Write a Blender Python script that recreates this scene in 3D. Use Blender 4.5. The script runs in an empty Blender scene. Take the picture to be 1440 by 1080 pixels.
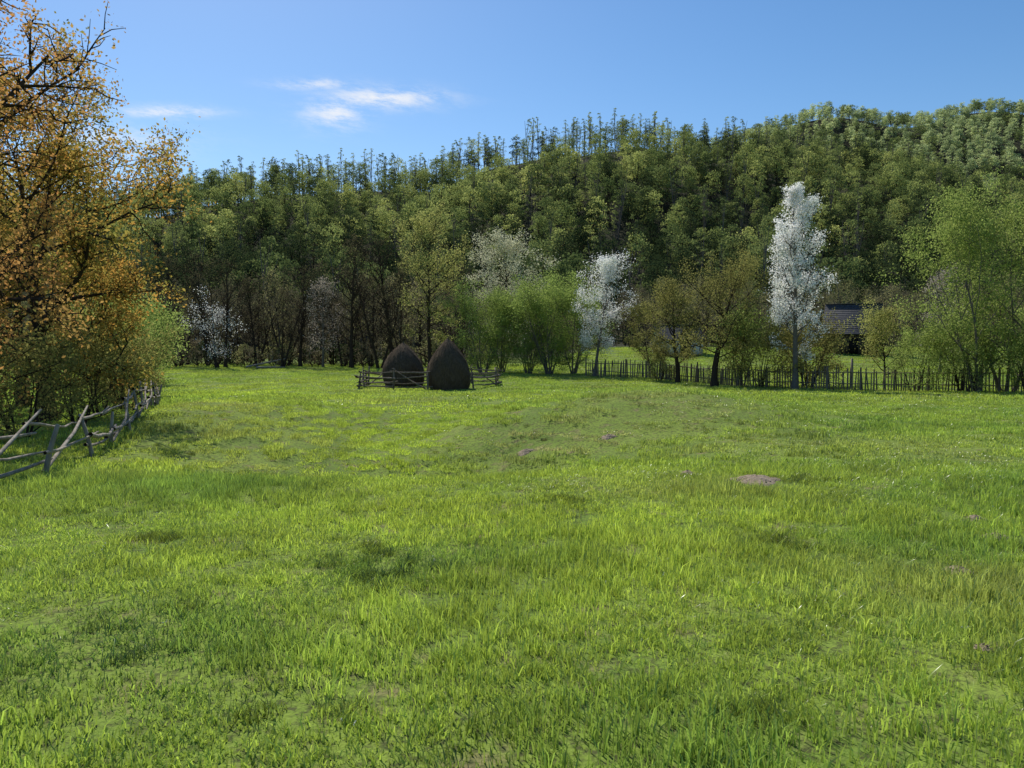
import bpy, math, random
import numpy as np
from mathutils import Vector
random.seed(3)
S=bpy.context.scene
COL=S.collection

# ------------------------------------------------------------------ terrain
def sstep(t):
    t=np.clip(t,0,1); return t*t*(3-2*t)
def fn(x,y,s,ph=0.0):
    x=np.asarray(x,float)/s; y=np.asarray(y,float)/s
    return (np.sin(x*1.0+1.3*np.sin(y*.7+ph)+ph)+np.sin(y*1.1+1.7*np.sin(x*.6+2*ph)+1.9)+
            .6*np.sin(x*2.3-y*1.7+ph*3)+.5*np.sin(x*1.9+y*2.9+ph))/3.1
RX=[-900,-249,-142,-44,-27,20,80,169,235,293,330,420,900]
RZ=[60,72,88,92,100,105,114,110,88,60,50,42,30]
FX=[-900,60,180,281,392,533,900]
FZ=[120,140,180,212,232,246,250]
def hills(x,y):
    t=np.clip((y-205)/(480-205),0,1)
    near=np.interp(x,RX,RZ)*(.5*t+.5*sstep(t))*(1+.15*fn(x,y,30,1.)*sstep(t*2)*(1-.55*t))
    near=near-np.clip(y-485,0,None)*.35
    t2=np.clip((y-440)/(850-440),0,1)
    far=np.interp(x,FX,FZ)*(.6*t2+.4*sstep(t2))*(1+.08*fn(x,y,55,2.3))*sstep((x+100)/250)
    far=far-np.clip(y-860,0,None)*.2
    return near,far
def G(x,y):
    x=np.asarray(x,float); y=np.asarray(y,float)
    a=.0417*y; b=2.25+0*y
    k=.25
    h=np.clip(.5+.5*(b-a)/k,0,1)
    base=-(b*(1-h)+a*h-k*h*(1-h))
    base=np.where(y<0,-a*1.0,base)
    amp=sstep((y-4)/10)*(1-sstep((y-45)/20))
    base=base+amp*(.11*fn(x,y,6,.5)+.05*fn(x,y,2.1,.9))
    # hollow running from the haystacks towards the centre foreground
    base=base-1.15*np.exp(-(((x+2.0)/3.9)**2+((y-16.5)/3.9)**2))-.9*np.exp(-(((x+4.2)/2.8)**2+((y-26)/8)**2))
    base=base+.22*np.exp(-(((x+.5)/7.5)**2+((y-10.2)/1.9)**2))
    base=base+.85*np.exp(-(((x-4.2)/4.2)**2+((y-23)/4.2)**2))+.5*np.exp(-(((x+9.4)/2.6)**2+((y-25)/6)**2))
    base=base+1.9*sstep((y-74)/34)*sstep((x-4)/12)
    base=base+.03*fn(x,y,.8,.2)*(np.abs(y)<40)
    n,f=hills(x,y)
    return base+np.maximum(np.maximum(n,f),0)
def g(x,y): return float(G(x,y))

# ------------------------------------------------------------------ mesh helpers
def mkmesh(name,V,quads=None,tris=None,mq=None,mt=None,mats=(),smooth=False):
    me=bpy.data.meshes.new(name)
    V=np.asarray(V,np.float32)
    nq=0 if quads is None else len(quads); nt=0 if tris is None else len(tris)
    loops=[]
    if nq: loops.append(np.asarray(quads,np.int32).ravel())
    if nt: loops.append(np.asarray(tris,np.int32).ravel())
    loops=np.concatenate(loops)
    me.vertices.add(len(V)); me.vertices.foreach_set('co',V.ravel())
    me.loops.add(len(loops)); me.loops.foreach_set('vertex_index',loops)
    me.polygons.add(nq+nt)
    st=np.concatenate([np.arange(nq)*4, nq*4+np.arange(nt)*3]).astype(np.int32)
    me.polygons.foreach_set('loop_start',st)
    mi=np.zeros(nq+nt,np.int32)
    if mq is not None and nq: mi[:nq]=mq
    if mt is not None and nt: mi[nq:]=mt
    for m in mats: me.materials.append(m)
    me.polygons.foreach_set('material_index',mi)
    if smooth: me.polygons.foreach_set('use_smooth',np.ones(nq+nt,bool))
    me.update(calc_edges=True); me.validate()
    return me
def obj(name,me,loc=(0,0,0),rz=0,link=True,parent=None,sc=1):
    o=bpy.data.objects.new(name,me); o.location=loc; o.rotation_euler=(0,0,rz)
    o.scale=(sc,sc,sc)
    if link: COL.objects.link(o)
    if parent: o.parent=parent
    return o

class MB:
    def __init__(s): s.V=[];s.Q=[];s.M=[];s.n=0
    def add(s,V,Q,m=0):
        V=np.asarray(V,float);Q=np.asarray(Q,int)
        s.V.append(V);s.Q.append(Q+s.n);s.M.append(np.full(len(Q),m));s.n+=len(V)
    def tube(s,P,R,k=5,m=0):
        P=np.asarray(P,float);R=np.asarray(R,float);n=len(P)
        T=np.gradient(P,axis=0);T/=np.linalg.norm(T,axis=1)[:,None]+1e-9
        mt=T.mean(0); ref=np.array([1.,0,0]) if abs(mt[2])>.7*np.linalg.norm(mt) else np.array([0,0,1.])
        A=np.cross(T,ref);A/=np.linalg.norm(A,axis=1)[:,None]+1e-9
        B=np.cross(T,A)
        an=np.arange(k)*2*np.pi/k
        V=(P[:,None]+R[:,None,None]*(np.cos(an)[None,:,None]*A[:,None]+np.sin(an)[None,:,None]*B[:,None])).reshape(-1,3)
        i=np.arange(n-1)[:,None]*k;j=np.arange(k)[None];j2=(j+1)%k
        Q=np.stack([i+j,i+j2,i+k+j2,i+k+j],-1).reshape(-1,4)
        s.add(V,Q,m)
    def box(s,c,sz,m=0,rz=0):
        x,y,z=np.array(sz)/2.
        V=np.array([[-x,-y,-z],[x,-y,-z],[x,y,-z],[-x,y,-z],[-x,-y,z],[x,-y,z],[x,y,z],[-x,y,z]])
        c_,s_=math.cos(rz),math.sin(rz)
        V=np.stack([V[:,0]*c_-V[:,1]*s_,V[:,0]*s_+V[:,1]*c_,V[:,2]],1)+np.array(c)
        s.add(V,[[0,3,2,1],[4,5,6,7],[0,1,5,4],[1,2,6,5],[2,3,7,6],[3,0,4,7]],m)
    def leaves(s,C,size,rng,m=1,asp=.6,outward=None,ow=0.0):
        C=np.asarray(C,float);N=len(C)
        if N==0:return
        n=rng.normal(size=(N,3));n/=np.linalg.norm(n,axis=1)[:,None]
        if outward is not None: n=n*(1-ow)+outward*ow; n/=np.linalg.norm(n,axis=1)[:,None]+1e-9
        r=rng.normal(size=(N,3));u=np.cross(n,r);u/=np.linalg.norm(u,axis=1)[:,None]+1e-9
        v=np.cross(n,u)
        sz=(size*rng.uniform(.6,1.35,N))[:,None]
        a=C-u*sz*.5; b=C+v*sz*asp*.5-u*sz*.05; c=C+u*sz*.5+n*sz*.08; d=C-v*sz*asp*.5-u*sz*.05
        V=np.stack([a,b,c,d],1).reshape(-1,3)
        s.add(V,np.arange(4*N).reshape(-1,4),m)
    def mesh(s,name,mats,smooth=False):
        return mkmesh(name,np.concatenate(s.V),np.concatenate(s.Q),mq=np.concatenate(s.M),mats=mats,smooth=smooth)

# ------------------------------------------------------------------ materials
def newmat(name):
    m=bpy.data.materials.new(name);m.use_nodes=True;nt=m.node_tree;nt.nodes.clear()
    out=nt.nodes.new('ShaderNodeOutputMaterial');return m,nt,out
def N(nt,t,**k):
    n=nt.nodes.new(t)
    for a,b in k.items(): setattr(n,a,b)
    return n
def mixc(nt,f,a,b):
    n=nt.nodes.new('ShaderNodeMix');n.data_type='RGBA'
    for i,v in ((0,f),(6,a),(7,b)):
        if isinstance(v,(int,float)): n.inputs[i].default_value=v
        elif isinstance(v,(tuple,list)): n.inputs[i].default_value=(*v[:3],1)
        else: nt.links.new(v,n.inputs[i])
    return n.outputs[2]
def noise(nt,vec,scale,detail=3,rough=.55):
    n=N(nt,'ShaderNodeTexNoise');n.inputs['Scale'].default_value=scale;n.inputs['Detail'].default_value=detail
    n.inputs['Roughness'].default_value=rough
    if vec is not None: nt.links.new(vec,n.inputs['Vector'])
    return n.outputs['Fac']
def ramp(nt,f,lo,hi):
    n=N(nt,'ShaderNodeMapRange');n.interpolation_type='SMOOTHSTEP'
    nt.links.new(f,n.inputs[0]);n.inputs[1].default_value=lo;n.inputs[2].default_value=hi
    return n.outputs[0]
def Mth(nt,op,a,b=None):
    n=N(nt,'ShaderNodeMath',operation=op)
    for i,v in enumerate((a,b)):
        if v is None: continue
        if isinstance(v,(int,float)): n.inputs[i].default_value=v
        else: nt.links.new(v,n.inputs[i])
    return n.outputs[0]
def leafmat(name,a,b,transl=.5,c=None,nscale=.35,vv=.3,nz=True):
    m,nt,out=newmat(name)
    geo=N(nt,'ShaderNodeNewGeometry')
    col=mixc(nt,geo.outputs['Random Per Island'],a,b)
    c=c or tuple(.6*x for x in a)
    if nz:
        f=ramp(nt,noise(nt,geo.outputs['Position'],nscale,0),.42,.68)
        col=mixc(nt,f,col,mixc(nt,.5,col,c))
    else:
        oi=N(nt,'ShaderNodeObjectInfo')
        hs=N(nt,'ShaderNodeHueSaturation')
        mr=N(nt,'ShaderNodeMapRange');nt.links.new(oi.outputs['Random'],mr.inputs[0]);mr.inputs[3].default_value=1-vv;mr.inputs[4].default_value=1+vv
        nt.links.new(mr.outputs[0],hs.inputs['Value'])
        mr=N(nt,'ShaderNodeMapRange');nt.links.new(oi.outputs['Random'],mr.inputs[0]);mr.inputs[3].default_value=.512;mr.inputs[4].default_value=.485
        nt.links.new(mr.outputs[0],hs.inputs['Hue'])
        nt.links.new(col,hs.inputs['Color']);col=hs.outputs[0]
    d=N(nt,'ShaderNodeBsdfDiffuse');t=N(nt,'ShaderNodeBsdfTranslucent')
    nt.links.new(col,d.inputs[0]);nt.links.new(col,t.inputs[0])
    mx=N(nt,'ShaderNodeMixShader');mx.inputs[0].default_value=transl
    nt.links.new(d.outputs[0],mx.inputs[1]);nt.links.new(t.outputs[0],mx.inputs[2])
    nt.links.new(mx.outputs[0],out.inputs[0]);return m
def woodmat(name,a,b,scale=6,rough=.85,bump=.3,isl=.5):
    m,nt,out=newmat(name)
    tc=N(nt,'ShaderNodeTexCoord');geo=N(nt,'ShaderNodeNewGeometry')
    mp=N(nt,'ShaderNodeMapping');mp.inputs['Scale'].default_value=(1,1,.25);nt.links.new(tc.outputs['Object'],mp.inputs[0])
    nz=noise(nt,mp.outputs[0],scale,3,.65)
    col=mixc(nt,ramp(nt,nz,.3,.7),a,b)
    col=mixc(nt,geo.outputs['Random Per Island'],col,mixc(nt,isl,col,tuple(x*.5 for x in a)))
    p=N(nt,'ShaderNodeBsdfPrincipled');p.inputs['Roughness'].default_value=rough;p.inputs['Specular IOR Level'].default_value=.2
    nt.links.new(col,p.inputs['Base Color'])
    bm=N(nt,'ShaderNodeBump');bm.inputs['Strength'].default_value=bump;bm.inputs['Distance'].default_value=.03
    nt.links.new(nz,bm.inputs['Height']);nt.links.new(bm.outputs[0],p.inputs['Normal'])
    nt.links.new(p.outputs[0],out.inputs[0]);return m
def barkmat(name,a):
    m,nt,out=newmat(name);d=N(nt,'ShaderNodeBsdfDiffuse');geo=N(nt,'ShaderNodeNewGeometry')
    nt.links.new(mixc(nt,noise(nt,geo.outputs['Position'],7,1,.7),a,tuple(.4*x for x in a)),d.inputs[0])
    nt.links.new(d.outputs[0],out.inputs[0]);return m
BARK=barkmat('bark_dark',(.075,.055,.042))
BARKG=barkmat('bark_grey',(.22,.19,.16))
WOOD=woodmat('weathered_wood',(.40,.345,.28),(.19,.16,.125),9)
WOODP=woodmat('picket_wood',(.26,.21,.16),(.12,.095,.07),9)
WOODD=woodmat('dark_weathered_wood',(.12,.095,.07),(.045,.036,.028),9)
L_ORANGE=leafmat('walnut_young_leaves',(.62,.30,.09),(.44,.27,.10),.6,(.34,.29,.08),.5)
L_ORGR=leafmat('walnut_green_orange_leaves',(.60,.31,.07),(.34,.32,.08),.6,(.24,.28,.06),.4)
L_GREEN=leafmat('fresh_green_leaves',(.28,.37,.09),(.40,.46,.13),.55)
L_WILLOW=leafmat('willow_leaves',(.25,.34,.08),(.34,.42,.11),.55)
L_YEL=leafmat('yellow_green_leaves',(.46,.44,.15),(.35,.38,.10),.55)
L_OLIVE=leafmat('olive_leaves',(.25,.235,.08),(.33,.32,.09),.5)
L_BROWN=leafmat('brown_bud_leaves',(.12,.10,.06),(.14,.13,.06),.4)
L_WHITE=leafmat('white_blossom',(.93,.91,.89),(.90,.89,.86),.5,(.74,.78,.64),.9)
L_CREAM=leafmat('cream_blossom',(.74,.70,.54),(.58,.59,.36),.45,(.44,.45,.24),.6)
L_PINK=leafmat('pale_pink_blossom',(.50,.42,.36),(.44,.39,.31),.45,(.27,.25,.17),.6)
L_H1=leafmat('beech_leaves',(.26,.315,.095),(.36,.41,.13),.42,nz=False)
L_H2=leafmat('oak_leaves',(.145,.19,.065),(.21,.26,.085),.38,nz=False)
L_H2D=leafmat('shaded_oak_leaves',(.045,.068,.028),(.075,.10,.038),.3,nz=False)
L_H4=leafmat('hornbeam_leaves',(.44,.475,.15),(.33,.385,.12),.45,nz=False)
L_F=leafmat('haze_paled_leaves',(.42,.50,.22),(.50,.57,.27),.45,nz=False)  # haze over the far ridge is painted in as paler leaf colour
L_G1=leafmat('grove_brown_leaves',(.15,.13,.085),(.18,.165,.09),.4,nz=False)
L_G2=leafmat('grove_olive_leaves',(.22,.21,.10),(.28,.28,.11),.45,nz=False)
HAY=woodmat('old_hay',(.19,.135,.085),(.08,.057,.038),14,1,.6)

# ------------------------------------------------------------------ tree generators
def nrm(v): return v/(np.linalg.norm(v)+1e-9)
def path(rng,p,d,L,n,wob,up):
    P=[np.array(p,float)];d=nrm(np.array(d,float))
    for i in range(n):
        d=nrm(d+rng.normal(0,wob,3)+np.array([0,0,up])); P.append(P[-1]+d*L/n)
    return np.array(P),d
def at(P,s):
    f=s*(len(P)-1);i=min(int(f),len(P)-2);t=f-i
    return P[i]*(1-t)+P[i+1]*t, nrm(P[i+1]-P[i])
def rnd_perp(rng,d):
    r=rng.normal(size=3);return nrm(r-d*np.dot(r,d))
def tree(seed,H,r0,R,mats,base=.25,prof=None,npr=16,ns=7,nt=5,lean=(0,0),e0=15,e1=60,lf=14,ls=.14,spread=.25,
         top=1.0,wob=.10,stems=1,asp=.6,dens=(.5,1.3),bias=(0,0),twigs=True):
    rng=np.random.default_rng(seed);mb=MB();C=[]
    prof=prof or (lambda t: math.sin(math.pi*min(1,.22+.74*t))**.7)
    trunks=[]
    for k in range(stems):
        a=rng.uniform(0,6.28) if stems>1 else 0; sp=.28 if stems>1 else 0
        off=np.array([math.cos(a),math.sin(a),0])*R*.10*(stems>1)
        d=np.array([lean[0]+sp*math.cos(a),lean[1]+sp*math.sin(a),1])
        Hk=H*top*(1 if k==0 else rng.uniform(.75,1))
        P,_=path(rng,off-np.array([0,0,.15]),d,Hk,10,wob*.5,.03)
        rr=r0*(1 if stems==1 else .6)*np.linspace(1,.12,11)**1.1; rr[0]*=1.35
        mb.tube(P,rr,8);trunks.append((P,rr,Hk))
    for i in range(npr):
        t=(i+.5)/npr; P,rr,Hk=trunks[i%stems]
        s=base+(1-base)*t**.9*.97
        p,d=at(P,min(s,.985)); az=i*2.4+rng.uniform(-.5,.5)
        el=math.radians(e0+(e1-e0)*t+rng.uniform(-12,12))
        D=np.array([math.cos(az)*math.cos(el)+bias[0],math.sin(az)*math.cos(el)+bias[1],math.sin(el)])
        L=R*prof(t)*rng.uniform(.8,1.2)/max(.55,math.cos(el))
        rb=max(.012,min(np.interp(s,np.linspace(0,1,11),rr)*.6,L*.02+.01))
        B,_=path(rng,p,D,L,6,.16,.05)
        mb.tube(B,rb*np.linspace(1,.25,7),5)
        den=rng.uniform(*dens)
        for j in range(ns):
            s2=.22+.78*(j+rng.uniform(.1,.9))/ns
            p2,d2=at(B,min(s2,.99));D2=nrm(d2*rng.uniform(.3,.9)+rnd_perp(rng,d2)*.9+np.array([0,0,.15]))
            L2=max(.35,L*.42*(1.15-.6*s2))*rng.uniform(.7,1.25)
            B2,_=path(rng,p2,D2,L2,4,.2,.04)
            mb.tube(B2,max(.006,rb*.42)*np.linspace(1,.3,5),3)
            for q in range(nt):
                s3=.2+.8*(q+rng.uniform(.1,.9))/nt
                p3,d3=at(B2,min(s3,.99));D3=nrm(d3*.6+rnd_perp(rng,d3)*.8)
                L3=L2*.42*rng.uniform(.6,1.3)+.12
                B3,_=path(rng,p3,D3,L3,2,.2,.03)
                if twigs: mb.tube(B3,max(.004,rb*.2)*np.linspace(1,.4,3),3)
                n=rng.poisson(lf*den)
                if n:
                    ss=rng.uniform(.15,1.1,n)[:,None]
                    C.append(B3[0]+(B3[-1]-B3[0])*ss+rng.normal(0,spread,(n,3)))
    if C: mb.leaves(np.concatenate(C),ls,rng,1,asp)
    return mb.mesh('tree_mesh_%d'%seed,mats)
def blobtree(seed,H,R,mats,base=.35,nb=14,br=1.8,nl=1300,ls=.55,r0=.22):
    rng=np.random.default_rng(seed);mb=MB()
    P,_=path(rng,(0,0,-1),(rng.normal(0,.03),rng.normal(0,.03),1),H*.93+1,6,.03,.05)
    mb.tube(P,r0*np.linspace(1,.2,7),4)
    C=[];O=[]
    per=nl//nb
    for i in range(nb):
        t=(i+.5)/nb;z=H*(base+(1-base)*t*.93);a=i*2.4+rng.uniform(-.6,.6)
        w=R*math.sin(math.pi*min(1,.2+.74*t))**.6
        rr=w*rng.uniform(.35,.8);c=np.array([rr*math.cos(a),rr*math.sin(a),z])
        if i==nb-1:c[:2]*=.2
        b=br*rng.uniform(.7,1.3);n=int(per*rng.uniform(.6,1.4))
        v=rng.normal(size=(n,3));v/=np.linalg.norm(v,axis=1)[:,None];v[:,2]=np.where(v[:,2]<-.2,-v[:,2],v[:,2])
        C.append(c+v*b*rng.uniform(.5,1.12,n)[:,None]*np.array([1.1,1.1,.85]));O.append(v)
        mb.tube(np.array([P[min(5,int(1+t*4))],c]),[.10,.04],3)
    mb.leaves(np.concatenate(C),ls,rng,1,.8,np.concatenate(O),.42)
    return mb.mesh('forest_tree_%d'%seed,mats)

# ------------------------------------------------------------------ instancer
def scatter(name,pts,rot,scl,idx,objs,tint=None):
    c=bpy.data.collections.new(name+'_parts')
    for i,o in enumerate(objs): o.name='%s_part_%c'%(name,97+i); c.objects.link(o)
    me=bpy.data.meshes.new(name);me.vertices.add(len(pts));me.vertices.foreach_set('co',np.asarray(pts,np.float32).ravel())
    a=me.attributes.new('rot','FLOAT_VECTOR','POINT');a.data.foreach_set('vector',np.asarray(rot,np.float32).ravel())
    a=me.attributes.new('scl','FLOAT_VECTOR','POINT');a.data.foreach_set('vector',np.asarray(scl,np.float32).ravel())
    a=me.attributes.new('idx','INT','POINT');a.data.foreach_set('value',np.asarray(idx,np.int32))
    if tint is not None:
        a=me.attributes.new('tint','FLOAT_VECTOR','POINT');a.data.foreach_set('vector',np.asarray(tint,np.float32).ravel())
    o=bpy.data.objects.new(name,me);COL.objects.link(o)
    ng=bpy.data.node_groups.new(name+'_gn','GeometryNodeTree')
    ng.interface.new_socket('Geometry',in_out='INPUT',socket_type='NodeSocketGeometry')
    ng.interface.new_socket('Geometry',in_out='OUTPUT',socket_type='NodeSocketGeometry')
    gi=ng.nodes.new('NodeGroupInput');go=ng.nodes.new('NodeGroupOutput')
    ip=ng.nodes.new('GeometryNodeInstanceOnPoints');ci=ng.nodes.new('GeometryNodeCollectionInfo')
    ci.inputs['Collection'].default_value=c;ci.inputs['Separate Children'].default_value=True;ci.inputs['Reset Children'].default_value=True
    def na(nm,dt):
        n=ng.nodes.new('GeometryNodeInputNamedAttribute');n.data_type=dt;n.inputs['Name'].default_value=nm;return n.outputs[0]
    L=ng.links.new
    L(gi.outputs[0],ip.inputs['Points']);L(ci.outputs[0],ip.inputs['Instance'])
    ip.inputs['Pick Instance'].default_value=True
    L(na('idx','INT'),ip.inputs['Instance Index']);L(na('rot','FLOAT_VECTOR'),ip.inputs['Rotation']);L(na('scl','FLOAT_VECTOR'),ip.inputs['Scale'])
    L(ip.outputs[0],go.inputs[0])
    md=o.modifiers.new('scatter','NODES');md.node_group=ng
    return o
rg=np.random.default_rng(11)
def grid(x0,x1,y0,y1,st):
    X,Y=np.meshgrid(np.arange(x0,x1,st),np.arange(y0,y1,st))
    X=X.ravel()+rg.uniform(-.45,.45,X.size)*st;Y=Y.ravel()+rg.uniform(-.45,.45,Y.size)*st
    return X,Y

# ------------------------------------------------------------------ ground
def axis(a): return np.unique(np.concatenate([np.arange(*t) for t in a]))
xs=axis([(-1500,-700,50),(-700,-60,9),(-60,-26,2),(-26,26,.4),(26,60,2),(60,800,9),(800,1550,50)])
ys=axis([(-300,-10,20),(-10,-2,2),(-2,34,.3),(34,110,1.5),(110,200,5),(200,900,8),(900,2000,60)])
X,Y=np.meshgrid(xs,ys);Z=G(X,Y);Z=np.where(Y>1200,np.minimum(Z,120),Z)
nx=len(xs);ny=len(ys)
i=(np.arange(ny-1)[:,None]*nx+np.arange(nx-1)[None]).ravel()
Q=np.stack([i,i+1,i+nx+1,i+nx],1)
DRY=[(1.4,19.0,2.6,1.8,1.0),(3.8,20.5,2.5,2.0,.85),(-5.6,16.6,2.0,1.0,.65),(4.5,28,4,3,.4),(2.2,9.2,1.5,.8,.3),(-8,20,2,3,.4),(7,16,3,1.5,.4)]
LUSH=[(-1.4,13.2,2.4,1.6,1.0),(-3.0,19,1.7,4,1.0),(-4.8,30,2.6,8,.7),(-16,45,6,10,.5),(0,8.3,3,.8,.4)]
DEEP=[(-2.2,4.4,1.1,.8,.8),(-.9,6.3,.8,.5,.6),(.8,3.0,.8,.4,.5),(-4.2,9.5,1.8,1.0,.6),(3.6,6.9,1.2,.5,.4),(5.5,12.5,2.5,1,.4)]
def gs(x,y,items):
    v=0*np.asarray(x,float)
    for a,b,c,d,s in items: v=np.maximum(v,s*np.exp(-(((x-a)/c)**2+((y-b)/d)**2)))
    return v
def fieldcol(X,Y):
    n=len(X);b=np.tile(np.array([.43,.53,.07]),(n,1))
    f=sstep(fn(X,Y,5.5,.3)*.9+.35)[:,None]*.55;b=b*(1-f)+np.array([.29,.43,.065])*f
    f=sstep(fn(X,Y,1.7,3.3)*.9+fn(X,Y,.6,1.3)*.6)[:,None]*.6;b=b*(1-f)+np.array([.17,.31,.05])*f
    f=(np.maximum(gs(X,Y,DRY),.5*sstep(fn(X,Y,2.4,5.1)*1.3-.25))*(.55+.5*rg.uniform(size=n)))[:,None];b=b*(1-f)+np.array([.40,.35,.16])*f
    f=gs(X,Y,LUSH)[:,None]*.8;b=b*(1-f)+np.array([.58,.72,.07])*f
    f=gs(X,Y,DEEP)[:,None]*.85;b=b*(1-f)+np.array([.12,.24,.05])*f
    return b*(rg.uniform(.82,1.2,n)*(1+.22*fn(X,Y,.45,4.2)))[:,None]
m,nt,out=newmat('meadow_ground')
geo=N(nt,'ShaderNodeNewGeometry');pos=geo.outputs['Position']
c=mixc(nt,ramp(nt,noise(nt,pos,.35,3,.6),.38,.64),(.20,.27,.045),(.14,.21,.035))
c=mixc(nt,ramp(nt,noise(nt,pos,2.2,3,.65),.52,.76),c,(.22,.18,.09))
c=mixc(nt,ramp(nt,noise(nt,pos,16,3,.7),.42,.68),c,(.075,.085,.03))
sep=N(nt,'ShaderNodeSeparateXYZ');nt.links.new(pos,sep.inputs[0])
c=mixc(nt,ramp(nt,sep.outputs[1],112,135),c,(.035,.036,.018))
p=N(nt,'ShaderNodeBsdfPrincipled');p.inputs['Roughness'].default_value=1;p.inputs['Specular IOR Level'].default_value=.1
nt.links.new(c,p.inputs['Base Color'])
bm=N(nt,'ShaderNodeBump');bm.inputs['Distance'].default_value=.05;bm.inputs['Strength'].default_value=.6
nt.links.new(noise(nt,pos,9,3,.7),bm.inputs['Height']);nt.links.new(bm.outputs[0],p.inputs['Normal'])
nt.links.new(p.outputs[0],out.inputs[0]);GROUND=m
obj('meadow_ground',mkmesh('meadow_ground',np.stack([X.ravel(),Y.ravel(),Z.ravel()],1),Q,mats=[GROUND],smooth=True))

# ------------------------------------------------------------------ grass
def grassmat(name='meadow_grass',dark=1.):
    m,nt,out=newmat(name)
    geo=N(nt,'ShaderNodeNewGeometry');at_=N(nt,'ShaderNodeAttribute');at_.attribute_type='INSTANCER';at_.attribute_name='tint'
    vm=N(nt,'ShaderNodeVectorMath',operation='SCALE');nt.links.new(at_.outputs['Vector'],vm.inputs[0])
    mr=N(nt,'ShaderNodeMapRange');nt.links.new(geo.outputs['Random Per Island'],mr.inputs[0]);mr.inputs[3].default_value=.6*dark;mr.inputs[4].default_value=1.35*dark
    nt.links.new(mr.outputs[0],vm.inputs['Scale']);col=vm.outputs[0]
    d=N(nt,'ShaderNodeBsdfDiffuse');t=N(nt,'ShaderNodeBsdfTranslucent');g_=N(nt,'ShaderNodeBsdfGlossy');g_.inputs['Roughness'].default_value=.3
    nt.links.new(col,d.inputs[0]);nt.links.new(col,t.inputs[0])
    mx=N(nt,'ShaderNodeMixShader');mx.inputs[0].default_value=.55;nt.links.new(d.outputs[0],mx.inputs[1]);nt.links.new(t.outputs[0],mx.inputs[2])
    m2=N(nt,'ShaderNodeMixShader');m2.inputs[0].default_value=.05;nt.links.new(mx.outputs[0],m2.inputs[1]);nt.links.new(g_.outputs[0],m2.inputs[2])
    nt.links.new(m2.outputs[0],out.inputs[0]);return m
GRASS=grassmat();GRASSD=grassmat('dark_tuft_grass',.5)
def patch(seed,S_,n,h0,h1,w,clump=.5,disc=False,mat=None,flat=.75):
    rng=np.random.default_rng(seed)
    nc=max(4,n//14);cx=rng.uniform(-.5,.5,(nc,2))*S_
    k=rng.integers(0,nc,n);cl=rng.uniform(size=n)<clump
    xy=np.where(cl[:,None],cx[k]+rng.normal(0,.035*max(1,S_),(n,2)),rng.uniform(-.5,.5,(n,2))*S_)
    if disc: xy=rng.normal(0,S_*.22,(n,2))
    h=rng.uniform(h0,h1,n)*np.where(cl,rng.uniform(.5,1.5,nc)[k],.65)
    a=rng.uniform(0,6.28,n);b=rng.uniform(.15,flat+.35,n)*h
    ld=np.stack([np.cos(a),np.sin(a)],1);fa=a+rng.uniform(-1.5,1.5,n)+1.57
    wd=np.stack([np.cos(fa),np.sin(fa)],1)*(w*rng.uniform(.6,1.4,n))[:,None]*.5
    z=np.zeros(n)-.02
    v0=np.c_[xy-wd,z];v1=np.c_[xy+wd,z]
    md=xy+ld*(b*.3)[:,None];v2=np.c_[md+wd*.85,h*.6];v3=np.c_[md-wd*.85,h*.6]
    tp=np.c_[xy+ld*b[:,None],h]
    V=np.stack([v0,v1,v2,v3,tp],1).reshape(-1,3)
    i=np.arange(n)*5
    return mkmesh('grass_%d'%seed,V,np.stack([i,i+1,i+2,i+3],1),np.stack([i+3,i+2,i+4],1),mats=[mat or GRASS])
moles=[(3.16,9.9,.32),(4.65,7.27,.10),(3.6,6.1,.11),(4.9,8.0,.09),(2.45,10.6,.11),(-1.5,11.8,.10),(2.74,4.35,.05),(.3,18.5,.2),(2.3,18.2,.18)]
def bare(x,y):
    v=np.exp(-(((x-2.2)/3.0)**2+((y-19.3)/1.8)**2))*1.1+.5*np.exp(-(((x+5.2)/1.8)**2+((y-16.6)/1.)**2))
    v=v*(.6+.8*fn(x,y,.5,.3))+.6*np.clip(fn(x,y,.7,2.7)-.35,0,1)
    return v
def scat_grass(name,pts_fn,objs,smin,smax):
    X,Y=pts_fn
    k=np.ones(len(X),bool)
    for (a,b,r) in moles: k&=((X-a)**2+(Y-b)**2)>(r+.08)**2
    k&=bare(X,Y)<rg.uniform(.35,1.1,len(X))
    X=X[k];Y=Y[k];n=len(X)
    hs=rg.uniform(smin,smax,n);hv=hs*np.clip(.95+.55*fn(X,Y,1.6,.4)+.5*fn(X,Y,.5,1.4),.4,2.)
    hv*=1-.6*np.clip(bare(X,Y),0,1);hv*=1+.5*gs(X,Y,DEEP)
    scatter(name,np.c_[X,Y,G(X,Y)],np.c_[np.full(n,-.03),0*X,rg.uniform(0,6.28,n)],np.c_[hs,hs,hv],rg.integers(0,len(objs),n),objs,fieldcol(X,Y))
near=[obj('p',patch(100+i,.42,340,.02,.085,.006),link=False) for i in range(5)]
X,Y=grid(-13,13,1.2,12,.33);k=np.abs(X)<.72*Y+1.2;scat_grass('near_meadow_grass',(X[k],Y[k]),near,.9,1.25)
mid=[obj('p',patch(120+i,.85,430,.02,.075,.013),link=False) for i in range(3)]
X,Y=grid(-32,32,11.6,34,.75);k=np.abs(X)<.72*Y+2;scat_grass('middle_meadow_grass',(X[k],Y[k]),mid,.9,1.25)
far=[obj('p',patch(140+i,1.8,400,.03,.09,.034),link=False) for i in range(3)]
X,Y=grid(-85,85,33,116,1.65);k=(np.abs(X)<.72*Y+3)&~((X<5)&(Y>100));scat_grass('far_meadow_grass',(X[k],Y[k]),far,.9,1.25)
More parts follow.
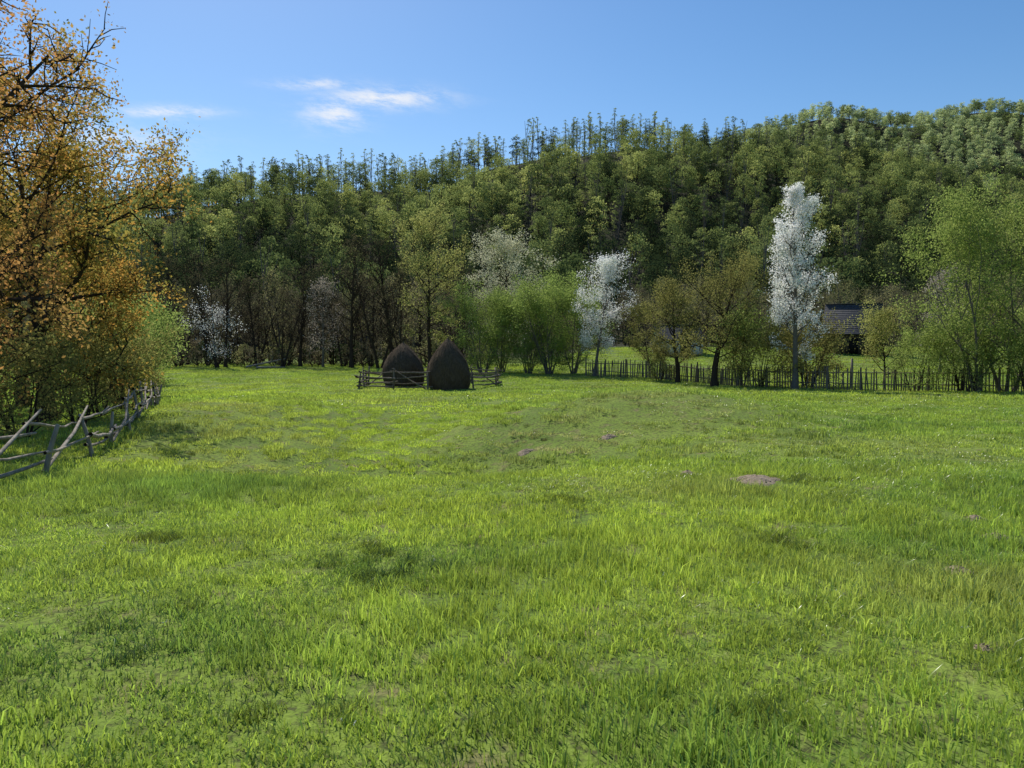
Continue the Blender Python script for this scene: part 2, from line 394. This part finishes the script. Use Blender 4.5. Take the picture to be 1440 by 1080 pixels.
# tufts
tuf=[obj('p',patch(160+i,.26,80,.06,.17,.0065,0,True,[GRASS,GRASSD,GRASS][i],.9),link=False) for i in range(3)]
X,Y=grid(-22,22,1.6,30,.5);k=(np.abs(X)<.72*Y+1)&(fn(X,Y,1.1,2.2)+.5*fn(X,Y,.37,.2)>.25)&(rg.uniform(size=len(X))<.6)
X=X[k];Y=Y[k];s=rg.uniform(.35,.9,len(X))
ex=[]
for cx,cy,n,sp in [(-1.0,6.1,22,.32),(-1.3,6.9,6,.2),(3.6,10.0,18,.3),(-.2,4.1,4,.12),(1.1,3.5,5,.1),(14,28,12,.3),(-1.4,11.9,16,.4),(-3.3,7.2,5,.15),(2.6,6.9,8,.2),(.6,8.5,5,.2),(-1.0,3.5,4,.15),(2.1,5.2,3,.1),(.6,19.5,8,.4),(-2.3,4.5,10,.5)]:
    ex.append(np.c_[rg.normal(cx,sp,n),rg.normal(cy,sp*.8,n)])
ex=np.concatenate(ex)
X=np.r_[X,ex[:,0]];Y=np.r_[Y,ex[:,1]];s=np.r_[s,rg.uniform(.6,1.0,len(ex))];n=len(X);ii=rg.choice([0,0,1,2],n);ii[-len(ex):]=rg.choice([1,1,1,2],len(ex))
scatter('grass_tufts',np.c_[X,Y,G(X,Y)],np.c_[0*X,0*X,rg.uniform(0,6.28,n)],np.c_[s,s,s*.85],ii,tuf,fieldcol(X,Y)*.92)
def flower(seed,col,h,s):
    rng=np.random.default_rng(seed);mb=MB()
    for q in range(3):
        o=rng.normal(0,.05,2);P=np.array([[o[0],o[1],0],[o[0]+.01,o[1],h*.6],[o[0]+.02,o[1]+.01,h*rng.uniform(.85,1.1)]])
        mb.tube(P,[.0018,.0015,.001],3)
        C=P[-1]+rng.normal(0,s*.4,(5,3));mb.leaves(C,s,rng,1,.7)
    return mb.mesh('flower_%d'%seed,[GRASS,col])
def flat(name,c): return leafmat(name,c,tuple(.85*v for v in c),.3,c,nz=False)
fo=[obj('p',f,link=False) for f in [flower(1,flat('pale_yellow_petal',(.62,.60,.25)),.08,.008),flower(2,flat('white_petal',(.75,.76,.65)),.075,.007)]]
X,Y=grid(-12,12,1.8,14,.4);k=(np.abs(X)<.72*Y+.5)&(fn(X,Y,1.5,1.)>0.)&(rg.uniform(size=len(X))<.4);X=X[k];Y=Y[k];n=len(X)
s=rg.uniform(.8,1.2,n);scatter('wildflowers',np.c_[X,Y,G(X,Y)],np.c_[0*X,0*X,rg.uniform(0,6.28,n)],np.c_[s,s,s],rg.choice([0,1],n),fo,fieldcol(X,Y))

# molehills
m,nt,out=newmat('soil');geo=N(nt,'ShaderNodeNewGeometry')
nz=noise(nt,geo.outputs['Position'],22,4,.7);p=N(nt,'ShaderNodeBsdfPrincipled');p.inputs['Roughness'].default_value=1
nt.links.new(mixc(nt,nz,(.12,.085,.055),(.44,.35,.25)),p.inputs['Base Color'])
bm=N(nt,'ShaderNodeBump');bm.inputs['Distance'].default_value=.03;nt.links.new(nz,bm.inputs['Height']);nt.links.new(bm.outputs[0],p.inputs['Normal'])
nt.links.new(p.outputs[0],out.inputs[0]);SOIL=m
for q,(a,b,r) in enumerate(moles):
    rng=np.random.default_rng(q);nr,ns_=9,22;V=[];hh=.36 if r<.3 else .2
    for i in range(nr):
        for j in range(ns_):
            t=i/(nr-1);an=j*6.283/ns_;rr=r*t*(1+.18*math.sin(an*3+q)+.12*math.sin(an*7+q*2))
            x=a+rr*math.cos(an);y=b+rr*math.sin(an)
            V.append((x,y,g(x,y)+.012+r*hh*(math.cos(t*math.pi)*.5+.5)+rng.uniform(-.012,.012)-.02*(t==1)))
    F=[[i*ns_+j,i*ns_+(j+1)%ns_,(i+1)*ns_+(j+1)%ns_,(i+1)*ns_+j] for i in range(nr-1) for j in range(ns_)]
    mb=MB();mb.add(V,F)
    for w in range(26):
        an=rng.uniform(0,6.28);rr=r*rng.uniform(.1,1.3);x=a+rr*math.cos(an);y=b+rr*math.sin(an);s=rng.uniform(.006,.02)
        mb.box((x,y,g(x,y)+r*hh*max(0,math.cos(min(1,rr/r)*math.pi)*.5+.5)+s*.3),(s,s*1.2,s*.8),0,an)
    obj('molehill',mb.mesh('molehill',[SOIL]))

# ------------------------------------------------------------------ haystacks
def haystack(seed,x,y,H,R,lean,ex):
    rng=np.random.default_rng(seed);mb=MB();nr,ns_=34,56;V=[]
    def prof(t):
        if t<.24: return R*(.86+.14*math.sin(t/.24*math.pi/2))
        u=(t-.24)/.76; return R*max(.02,(1-u**ex))
    def pt(t,an,off=0):
        r=prof(t)*(1+.035*math.sin(an*3+seed+t*5)+.02*math.sin(an*8+t*14+seed)+.012*math.sin(an*17+t*31))+off
        return [r*math.cos(an)+lean*t*t,r*math.sin(an),t*H]
    for i in range(nr):
        for j in range(ns_):
            V.append(pt(i/(nr-1),j*6.283/ns_,rng.uniform(-.025,.025)))
    F=[[i*ns_+j,i*ns_+(j+1)%ns_,(i+1)*ns_+(j+1)%ns_,(i+1)*ns_+j] for i in range(nr-1) for j in range(ns_)]
    mb.add(V,F)
    n=9000;P=[]
    for i in range(n):
        t=1-rng.uniform(0,1)**.7;an=rng.uniform(0,6.283);a=np.array(pt(t,an,.01))
        L=rng.uniform(.15,.4);tt=max(0,t-L/H);b=np.array(pt(tt,an+rng.normal(0,.10),rng.uniform(.01,.10)))
        w=np.array([-math.sin(an),math.cos(an),0])*.010
        P+=[a-w,a+w,b+w,b-w]
    mb.add(P,np.arange(4*n).reshape(-1,4))
    mb.tube([[lean,0,H*.9],[lean+.02,0,H+.12]],[.04,.025],6,1)
    obj('haystack',mb.mesh('haystack',[HAY,WOODD]),(x,y,g(x,y)-.03))
haystack(1,-8.1,57.2,3.3,1.5,.0,2.3)
haystack(2,-4.45,54,3.6,1.5,-.05,2.0)

# ------------------------------------------------------------------ fences
def railfence(name,pts,step,h,rails,mat,seed,jit=.12,rr=.045,pr=.06,diag=False,miss=0.):
    rng=np.random.default_rng(seed);mb=MB();posts=[]
    for a,b in zip(pts[:-1],pts[1:]):
        a=np.array(a,float);b=np.array(b,float);L=np.linalg.norm(b-a);n=max(1,int(round(L/step)))
        for i in range(n): posts.append(a+(b-a)*i/n)
    posts.append(np.array(pts[-1],float))
    for p in posts:
        for q in range(1+(rng.uniform()<.2)):
            x,y=p+rng.normal(0,.06,2);z=g(x,y);ln=rng.normal(0,jit*.8,2);hh=h*rng.uniform(.8,1.15)
            mb.tube([[x,y,z-.2],[x+ln[0]*.5,y+ln[1]*.5,z+hh*.5],[x+ln[0],y+ln[1],z+hh],[x+ln[0],y+ln[1],z+hh+.012]],[pr,pr*.9,pr*.7,.003],6)
    for a,b in zip(posts[:-1],posts[1:]):
        for r in range(rails):
            if rng.uniform()<miss: continue
            d=nrm(b-a);e0=a-d*rng.uniform(.1,.5);e1=b+d*rng.uniform(.1,.5);P=[]
            za=h*(r+.7)/rails*rng.uniform(.8,1.15);zb=h*(r+.7)/rails*rng.uniform(.75,1.15);off=np.array([d[1],-d[0]])*(.06+.03*r)*(1 if r%2 else -1)
            for s in np.linspace(0,1,6):
                q=e0+(e1-e0)*s+off+rng.normal(0,.02,2);P.append([q[0],q[1],g(q[0],q[1])+za+(zb-za)*s+rng.normal(0,jit*.14)-.06*math.sin(s*3.14)])
            w=rr*rng.uniform(.7,1.25);mb.tube(P,w*np.linspace(1.1,.6,6),6)
        if diag and rng.uniform()<.4:
            P=[[a[0],a[1],g(*a)+.05],[(a[0]+b[0])/2+.1,(a[1]+b[1])/2,g(*a)+h*.5],[b[0],b[1],g(*b)+h*1.15]]
            mb.tube(P,[rr,rr*.8,rr*.5],5)
    return obj(name,mb.mesh(name,[mat]))
railfence('wooden_rail_fence',[(-6.4,8.3),(-6.9,11.2),(-8.1,14.6),(-9.5,19.0),(-13.0,28),(-17.2,37)],2.6,.85,3,WOOD,5,.18,.036,.042,True,.05)
railfence('haystack_rail_fence',[(-5.9,52.9),(-8.3,53.0),(-10.9,54.4),(-10.9,58),(-9.8,61),(-5,61.5),(-1.2,60.5),(-1.1,57.2),(-2.7,54.2)],2.3,1.3,4,WOODP,6,.14,.055,.075,True)
def picket(name,pts,h,mat,seed):
    rng=np.random.default_rng(seed);mb=MB()
    for a,b in zip(pts[:-1],pts[1:]):
        a=np.array(a,float);b=np.array(b,float);L=np.linalg.norm(b-a);d=(b-a)/L;nm=np.array([d[1],-d[0]])
        s=0
        while s<L:
            p=a+d*s;x,y=p;z=g(x,y);hh=h*rng.uniform(.78,1.15)
            if rng.uniform()>.06:
                ln=d*rng.normal(0,.08);w=rng.uniform(.035,.06)
                mb.tube([[x,y,z-.1],[x+ln[0]*.8,y+ln[1]*.8,z+hh*.88],[x+ln[0],y+ln[1],z+hh]],[w,w*.9,w*.15],4)
            s+=rng.uniform(.13,.22)
        n=int(L/2.4)+1
        for i in range(n+1):
            q=a+d*L*i/n+nm*.11;x,y=q;z=g(x,y);mb.tube([[x,y,z-.2],[x,y,z+h*rng.uniform(.95,1.15)]],[.075,.06],7)
        for zz in (.3,.8):
            P=[]
            for s in np.linspace(0,L,int(L/1.5)+2):
                q=a+d*s+nm*.055;P.append([q[0],q[1],g(q[0],q[1])+zz*h+rng.normal(0,.03)])
            mb.tube(P,np.full(len(P),.035),5)
    return obj(name,mb.mesh(name,[mat]))
picket('picket_fence',[(7,72),(12,68),(17,57.5),(22,53.5),(28,51.5),(34,46),(44,41)],1.5,WOODP,8)
mb=MB();z=g(24.8,56);mb.tube([[24.8,56,z-.2],[24.82,56,z+1],[24.8,56,z+2.1],[24.8,56,z+2.13]],[.11,.10,.09,.01],8)
obj('wooden_post',mb.mesh('wooden_post',[WOOD]))
for q,(x,y,a,L) in enumerate([(-30.5,88,.5,4.5),(-29,87,.2,3.2)]):
    mb=MB();P=[[x+L*s*math.cos(a),y+L*s*math.sin(a),g(x,y)+.15+s*.9*(q==0)] for s in np.linspace(0,1,6)];mb.tube(P,[.12,.11,.1,.09,.07,.04],7)
    mb.tube([P[3],[P[3][0]+.4,P[3][1],P[3][2]+.6]],[.05,.02],5);obj('fallen_log',mb.mesh('log',[WOOD]))

# ------------------------------------------------------------------ buildings
ROOF=woodmat('grey_shingles',(.085,.085,.09),(.045,.045,.05),5,.9,.3,.15)
PLASTER=woodmat('white_plaster',(.78,.77,.74),(.66,.65,.62),2,.9,.05)
DARK=woodmat('dark_opening',(.012,.011,.010),(.008,.008,.008))
def building(name,x,y,rz,L,W,hw,hr,wall,roof,planks):
    e=bpy.data.objects.new(name,None);COL.objects.link(e);e.location=(x,y,g(x,y)-.05);e.rotation_euler=(0,0,rz)
    rng=np.random.default_rng(4)
    mb=MB();mb.box((0,0,hw/2),(L,W,hw))
    if planks:
        for sx in np.arange(-L/2+.1,L/2,.2):
            mb.box((sx,-W/2-.02,hw/2),(.18,.035+rng.uniform(0,.015),hw-.02-rng.uniform(0,.08)));mb.box((sx,W/2+.02,hw/2),(.18,.04,hw-.02))
        for sy in np.arange(-W/2+.1,W/2,.2):
            hh=hw+(hr-hw)*(1-abs(sy)/(W/2));
            for sgn in (-1,1): mb.box((sgn*(L/2+.02),sy,hh/2),(.035+rng.uniform(0,.015),.18,hh-.12))
    for sgn in (-1,1):
        V=[[sgn*(L/2-.004),-W/2,hw],[sgn*(L/2-.004),W/2,hw],[sgn*(L/2-.004),0,hr]]
        mb.add(V+[V[2]],[[0,1,2,3]])
    o=obj('walls',mb.mesh('walls',[wall]),parent=e)
    mb=MB();ov=.55
    for sgn in (-1,1):
        sl=(hr-hw)/(W/2);nrow=16
        for r in range(nrow):
            y0=(W/2+ov)*(1-r/nrow);y1=max((W/2+ov)*(1-(r+1.1)/nrow),0)
            dz=rng.uniform(0,.008);z0=hr-sl*y0+.075+dz;z1=hr-sl*y1+.05+dz
            a,b=-L/2-ov,L/2+ov
            mb.add([[a,sgn*y0,z0],[b,sgn*y0,z0],[b,sgn*y1,z1],[a,sgn*y1,z1],[a,sgn*y0,z0-.06],[b,sgn*y0,z0-.06],[b,sgn*y1,z1-.06],[a,sgn*y1,z1-.06]],
                   [[0,1,2,3],[7,6,5,4],[0,4,5,1],[1,5,6,2],[3,2,6,7],[0,3,7,4]])
    mb.box((0,0,hr+.1),(L+2*ov,.2,.08));obj('roof',mb.mesh('roof',[roof]),parent=e)
    mb=MB();mb.box((.3,-W/2-.07,.98),(1.1,.03,1.9));mb.box((-1.5,-W/2-.07,1.5),(.6,.03,.6));obj('door_and_window',mb.mesh('door',[DARK]),parent=e)
    mb=MB();
    for a in (-.3,.9): mb.box((a,-W/2-.10,1.0),(.1,.05,2.0))
    mb.box((.3,-W/2-.10,2.05),(1.3,.05,.1));obj('door_frame',mb.mesh('frame',[WOODD]),parent=e)
building('wooden_barn',43.4,98,-.5,5.6,4.8,3.1,6.2,WOODD,ROOF,True)
building('white_cottage',20.8,97,.15,5.2,4,2.2,3.6,PLASTER,ROOF,False)

# ------------------------------------------------------------------ individual trees
def put(name,me,x,y,rz=0,sc=1): return obj(name,me,(x,y,g(x,y)),rz,sc=sc)
wide=lambda t: (.75+.35*math.sin(math.pi*t))*(1-.55*t**3)
put('walnut_tree',tree(1,9.6,.30,4.0,[BARK,L_ORANGE],base=.14,prof=wide,npr=24,ns=9,nt=7,e0=8,e1=68,lf=30,ls=.085,spread=.14,wob=.12,dens=(.4,1.25)),-12.3,15.4)
put('walnut_tree',tree(2,8.2,.26,3.9,[BARK,L_ORGR],base=.10,prof=wide,npr=24,ns=8,nt=6,e0=0,e1=62,lf=36,ls=.11,spread=.17,dens=(.5,1.3)),-13.7,22.5)
put('walnut_tree',tree(3,8.5,.26,3.7,[BARK,L_ORGR],base=.15,prof=wide,npr=18,ns=7,nt=5,lf=22,ls=.16,spread=.2),-19.8,31)
bushA=tree(20,3.4,.09,1.9,[BARK,L_GREEN],base=.08,npr=22,ns=6,nt=5,stems=5,e0=20,e1=70,lf=14,ls=.11,spread=.18,twigs=False,dens=(.2,1.5))
bushB=tree(21,2.6,.08,1.6,[BARK,L_OLIVE],base=.05,npr=20,ns=6,nt=4,stems=5,e0=15,e1=70,lf=12,ls=.10,spread=.15)
for x,y,s in [(-16.9,33,1.0),(-19.8,40,1.15),(-24.0,49,1.25),(-28.5,60,1.4),(-18.9,38,.8)]: put('green_bush',bushA,x,y,x,s)
for x,y,s in [(-10.3,13.9,.7),(-9.6,11.8,.5),(-11.2,17.4,.75),(-11.9,21,.7),(-13.6,25.2,.9),(-14.9,29.5,.9)]: put('undergrowth_bush',bushB,x,y,y,s)
dk=[tree(30+i,14,.26,2.6,[BARK,L_BROWN],base=.2,npr=26,ns=8,nt=4,e0=25,e1=72,lf=[1.5,2.2,.6,1.6][i],ls=.17,spread=.25,stems=1+i%2,wob=.08) for i in range(4)]
for i,(x,y,H) in enumerate([(-43,95,13),(-40.5,93,11),(-38,96,13.5),(-35.2,92,12.5),(-31.9,96,12.3),(-31,93,9.5),(-28,95,13),(-25.4,92,11.5),(-23.9,96,9.2),(-20.3,92,12.5),(-18.6,89,14.3),(-17,93,12.3),(-15.2,88,14.),(-14.2,91,14.6),(-12.2,87,11.),(-6.0,90,11.5),(-46,90,13),(-50,94,14),(-33.6,90,12),(-27,90,10.5)]):
    put('dark_alder_tree',dk[(i*3+i//4)%4],x,y,i*1.7,H/14)
put('white_blossom_shrub',tree(40,7.5,.12,2.4,[BARK,L_WHITE],base=.1,npr=18,ns=6,nt=5,stems=3,e0=20,e1=65,lf=6,ls=.13,spread=.28,dens=(.1,1.4)),-34.0,88.5)
put('pale_blossom_tree',tree(42,9.0,.15,2.4,[BARKG,L_PINK],base=.15,npr=18,ns=6,nt=5,e0=25,e1=65,lf=6,ls=.15,spread=.28,dens=(.2,1.4)),-22.4,91)
put('yellow_green_tree',tree(43,15,.24,3.7,[BARK,L_YEL],base=.2,npr=26,ns=7,nt=5,e0=20,e1=60,lf=18,ls=.16,spread=.24,prof=lambda t:(.65+.45*math.sin(math.pi*t))*(1-.5*t**3),dens=(.3,1.3)),-9.0,84)
put('cream_blossom_tree',tree(44,12.8,.2,4.2,[BARK,L_CREAM],base=.15,npr=24,ns=7,nt=5,e0=20,e1=60,lf=24,ls=.14,spread=.3,prof=wide),-1.2,86)
will=tree(45,7.5,.14,2.7,[BARKG,L_WILLOW],base=.05,npr=36,ns=7,nt=5,stems=7,e0=35,e1=75,lf=20,ls=.14,spread=.24,prof=lambda t:(.7+.4*math.sin(math.pi*t))*(1-.3*t**3),dens=(.3,1.5),twigs=False)
for x,y,s,r in [(-2.9,77,.93,0),(-1.0,78,.8,5),(1.6,76,.85,2),(3.7,75,1.02,4),(6.0,75.5,.95,1)]: put('willow_bush',will,x,y,r,s)
put('white_blossom_tree',tree(46,10.2,.16,2.1,[BARKG,L_WHITE],base=.22,npr=24,ns=7,nt=5,lean=(.12,0),e0=25,e1=65,lf=17,ls=.12,spread=.2,dens=(.2,1.5)),7.7,71.5)
put('small_fruit_tree',tree(47,5.6,.12,2.0,[BARK,L_OLIVE],base=.2,npr=16,ns=6,nt=5,lf=14,ls=.13,spread=.2),12.6,70)
put('apple_tree',tree(48,7.7,.28,3.5,[BARK,L_OLIVE],base=.28,npr=22,ns=8,nt=5,e0=10,e1=55,lf=19,ls=.12,spread=.2,wob=.16,prof=wide),15.2,57.5)
put('apple_tree',tree(49,7.4,.2,2.4,[BARK,L_OLIVE],base=.2,npr=18,ns=7,nt=5,e0=15,e1=60,lf=14,ls=.12,spread=.2,wob=.14),13.4,62)
put('tall_white_blossom_tree',tree(50,13.6,.22,2.45,[BARKG,L_WHITE],base=.17,npr=40,ns=7,nt=5,e0=30,e1=72,lf=17,ls=.12,spread=.14,prof=lambda t:(1.0-.80*t**1.6)*(.7+.3*math.sin(min(1,t*2.2)*1.57)),dens=(.1,1.6),wob=.05,twigs=False),20.0,54.2)
for x,y,s,r,mm in [(18.3,56.5,1.25,0,bushB),(21.6,56,1.4,1,bushB),(22.2,57.5,1.3,3,bushB),(17.6,59,1.3,2,bushA),(12.2,63.5,.9,2,bushB)]: put('hedge_bush',mm,x,y,r,s)
put('yellow_green_sapling',tree(51,5.0,.1,2.0,[BARK,L_YEL],base=.15,npr=18,ns=6,nt=5,e0=30,e1=65,lf=14,ls=.12,spread=.2),28.4,58.5)
gr=tree(52,11,.18,3.3,[BARKG,L_GREEN],base=.08,npr=36,ns=7,nt=5,stems=4,e0=35,e1=75,lf=20,ls=.13,spread=.2,prof=lambda t:(.75+.35*math.sin(math.pi*t))*(1-.5*t**3),dens=(.3,1.5),twigs=False)
for x,y,s,r in [(29.6,48.5,.95,0),(32.0,49.5,1.05,2),(36,50,1.1,4),(36.5,44.5,.9,1)]: put('green_ash_tree',gr,x,y,r,s)
for x,y,s in [(26.4,50.3,.9),(28.6,47.8,.7),(31.2,46.2,.8),(29.5,50,1.1)]: put('green_bush',bushA,x,y,x*3,s)
put('pale_blossom_tree',tree(53,9.5,.15,2.5,[BARKG,L_PINK],base=.15,npr=16,ns=6,nt=4,lf=9,ls=.16,spread=.24),43.5,78)

# ------------------------------------------------------------------ understory, grove, forest
us=[obj('p',blobtree(90+i,3.2,2.0,[BARK,[L_G2,L_G1,L_H2D][i]],base=.15,nb=9,br=.7,nl=380,ls=.22,r0=.05),link=False) for i in range(3)]
X,Y=grid(-62,-4,91,106,2.3);k=rg.uniform(size=len(X))<.75;X=X[k];Y=Y[k];X2,Y2=grid(4,110,116,124,2.8);X=np.r_[X,X2];Y=np.r_[Y,Y2];n=len(X);s=rg.uniform(.5,1.1,n)
scatter('woodland_undergrowth',np.c_[X,Y,G(X,Y)],np.c_[0*X,0*X,rg.uniform(0,6.28,n)],np.c_[s,s,s],rg.choice([0,1,1,2],n),us)
gv=[obj('p',tree(60+i,11.5,.16,2.0,[BARKG if i%2 else BARK,[L_G1,L_G2,L_G1,L_G2][i]],base=.25,npr=13,ns=5,nt=3,e0=35,e1=72,lf=[4,5,1.5,4][i],ls=.25,spread=.35,wob=.06,twigs=i==2),link=False) for i in range(4)]
X,Y=grid(-130,140,112,190,5.2);k=(np.abs(X)<.72*Y+12)&((X<4)|(Y>122));X=X[k];Y=Y[k]
X2,Y2=grid(-75,-6,98,112,3.4);X=np.r_[X,X2];Y=np.r_[Y,Y2];n=len(X);s=rg.uniform(.6,1.0,n)
ii=rg.choice([0,0,1,2,2,3],n);ii=np.where((X<-5)&(rg.uniform(size=n)<.75),rg.choice([0,2,2],n),ii)
scatter('riverside_grove',np.c_[X,Y,G(X,Y)],np.c_[0*X,0*X,rg.uniform(0,6.28,n)],np.c_[s,s,s],ii,gv)
FT=[blobtree(70,17,4.7,[BARK,L_H1],br=2.1,nl=1150),blobtree(71,17,4.9,[BARK,L_H2],base=.3,nb=15,br=2.2,nl=1150),blobtree(72,17,4.4,[BARK,L_H4],base=.35,br=2.0,nl=1050),
    blobtree(73,23,2.2,[BARKG,L_H2],base=.5,nb=9,br=.9,nl=280,ls=.5,r0=.28),blobtree(74,23,2.0,[BARKG,L_H1],base=.45,nb=10,br=.85,nl=240,ls=.5,r0=.28),
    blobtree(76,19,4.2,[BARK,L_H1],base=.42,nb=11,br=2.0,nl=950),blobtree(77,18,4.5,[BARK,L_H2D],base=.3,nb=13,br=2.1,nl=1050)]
fo=[obj('p',f,link=False) for f in FT]
X,Y=grid(-420,460,203,500,8.1);k=np.abs(X)<.71*Y+30;X=X[k];Y=Y[k]
nr_,fr_=hills(X,Y);k=nr_>=fr_-2;X=X[k];Y=Y[k];t=(Y-205)/275
k=~((t>.80)&(rg.uniform(size=len(X))<.30));X=X[k];Y=Y[k];t=t[k];n=len(X)
u=rg.uniform(size=n);cl=fn(X,Y,22,.7)
idx=np.select([u<.22,u<.38,u<.60,u<.68,u<.76,u<.87],[0,1,2,3,4,5],6)
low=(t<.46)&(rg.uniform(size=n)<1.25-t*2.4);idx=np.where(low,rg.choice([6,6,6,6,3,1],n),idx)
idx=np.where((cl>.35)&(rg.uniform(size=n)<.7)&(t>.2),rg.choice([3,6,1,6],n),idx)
top=(t>.80)&(rg.uniform(size=n)<.7);idx=np.where(top,rg.choice([3,4,4],n),idx)
s=rg.uniform(.62,1.2,n)*np.where(t<.16,1.1,1);s=np.where(top,rg.uniform(.75,1.2,n),s)
scatter('hillside_forest',np.c_[X,Y,G(X,Y)-.5],np.c_[rg.normal(0,.03,n),rg.normal(0,.03,n),rg.uniform(0,6.28,n)],np.c_[s,s,s*rg.uniform(.9,1.1,n)],idx,fo)
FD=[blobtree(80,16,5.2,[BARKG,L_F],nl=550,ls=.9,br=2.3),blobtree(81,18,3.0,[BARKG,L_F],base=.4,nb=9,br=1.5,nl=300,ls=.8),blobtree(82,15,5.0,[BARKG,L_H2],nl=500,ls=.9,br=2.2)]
fd=[obj('p',f,link=False) for f in FD]
X,Y=grid(60,760,440,880,9.6);k=(np.abs(X)<.71*Y+30);X=X[k];Y=Y[k];nr_,fr_=hills(X,Y);k=fr_>nr_-2;X=X[k];Y=Y[k];n=len(X);s=rg.uniform(.6,1.15,n)
scatter('distant_hillside_forest',np.c_[X,Y,G(X,Y)-.5],np.c_[0*X,0*X,rg.uniform(0,6.28,n)],np.c_[s,s,s],rg.choice([0,0,1,2],n),fd)

# ------------------------------------------------------------------ sky, sun
AZ=math.radians(24);EL=math.radians(47)
w=bpy.data.worlds.new('World');S.world=w;w.use_nodes=True;nt=w.node_tree;nt.nodes.clear()
out=N(nt,'ShaderNodeOutputWorld');bg=N(nt,'ShaderNodeBackground');bg.inputs[1].default_value=.125
sk=N(nt,'ShaderNodeTexSky');sk.sky_type='NISHITA';sk.sun_disc=False;sk.sun_elevation=EL;sk.sun_rotation=-AZ
sk.altitude=300;sk.air_density=1.0;sk.dust_density=.4;sk.ozone_density=2.3
hs=N(nt,'ShaderNodeHueSaturation');hs.inputs['Saturation'].default_value=1.25;nt.links.new(sk.outputs[0],hs.inputs['Color'])
tc=N(nt,'ShaderNodeTexCoord');sp=N(nt,'ShaderNodeSeparateXYZ');nt.links.new(tc.outputs['Generated'],sp.inputs[0])
M=lambda op,a,b=None: Mth(nt,op,a,b)
yy=M('MAXIMUM',sp.outputs[1],.05);U=M('DIVIDE',sp.outputs[0],yy);Vv=M('DIVIDE',sp.outputs[2],yy)
cb=N(nt,'ShaderNodeCombineXYZ');nt.links.new(U,cb.inputs[0]);nt.links.new(M('MULTIPLY',M('ADD',Vv,M('MULTIPLY',U,.15)),3.2),cb.inputs[1])
nz=noise(nt,cb.outputs[0],20,6,.7)
tot=None
for cu,cv,ru,rv,st in [(-.165,.300,.075,.013,1.),(-.225,.283,.04,.022,.9),(-.25,.318,.05,.007,.75),(-.44,.283,.06,.008,.9),(-.52,.245,.10,.022,.6)]:
    d=M('ADD',M('POWER',M('ABSOLUTE',M('DIVIDE',M('SUBTRACT',U,cu),ru)),2.),M('POWER',M('ABSOLUTE',M('DIVIDE',M('SUBTRACT',Vv,cv),rv)),2.))
    e=M('MULTIPLY',M('POWER',2.718,M('MULTIPLY',d,-1.)),st)
    tot=e if tot is None else M('MAXIMUM',tot,e)
f=M('MULTIPLY',tot,ramp(nt,M('ADD',nz,M('MULTIPLY',tot,.12)),.38,.74));f=M('MULTIPLY',f,.95)
cm=mixc(nt,f,hs.outputs[0],(7.4,7.5,7.7))
nt.links.new(cm,bg.inputs[0]);nt.links.new(bg.outputs[0],out.inputs[0])
sl=bpy.data.lights.new('sun','SUN');sl.energy=5;sl.angle=math.radians(.5);sl.color=(1,.95,.86)
so=bpy.data.objects.new('sun',sl);COL.objects.link(so)
dv=Vector((-math.sin(AZ)*math.cos(EL),math.cos(AZ)*math.cos(EL),math.sin(EL)))
so.rotation_euler=dv.to_track_quat('Z','Y').to_euler();so.location=(-20,40,60)

cam=bpy.data.cameras.new('camera');cam.lens=27;cam.sensor_width=36;cam.clip_end=6000;cam.clip_start=.05
co=bpy.data.objects.new('camera',cam);COL.objects.link(co);co.location=(0,0,1.65)
co.rotation_euler=(math.radians(90-3.71),0,0);S.camera=co
S.view_settings.view_transform='Standard';S.view_settings.look='None';S.view_settings.exposure=0
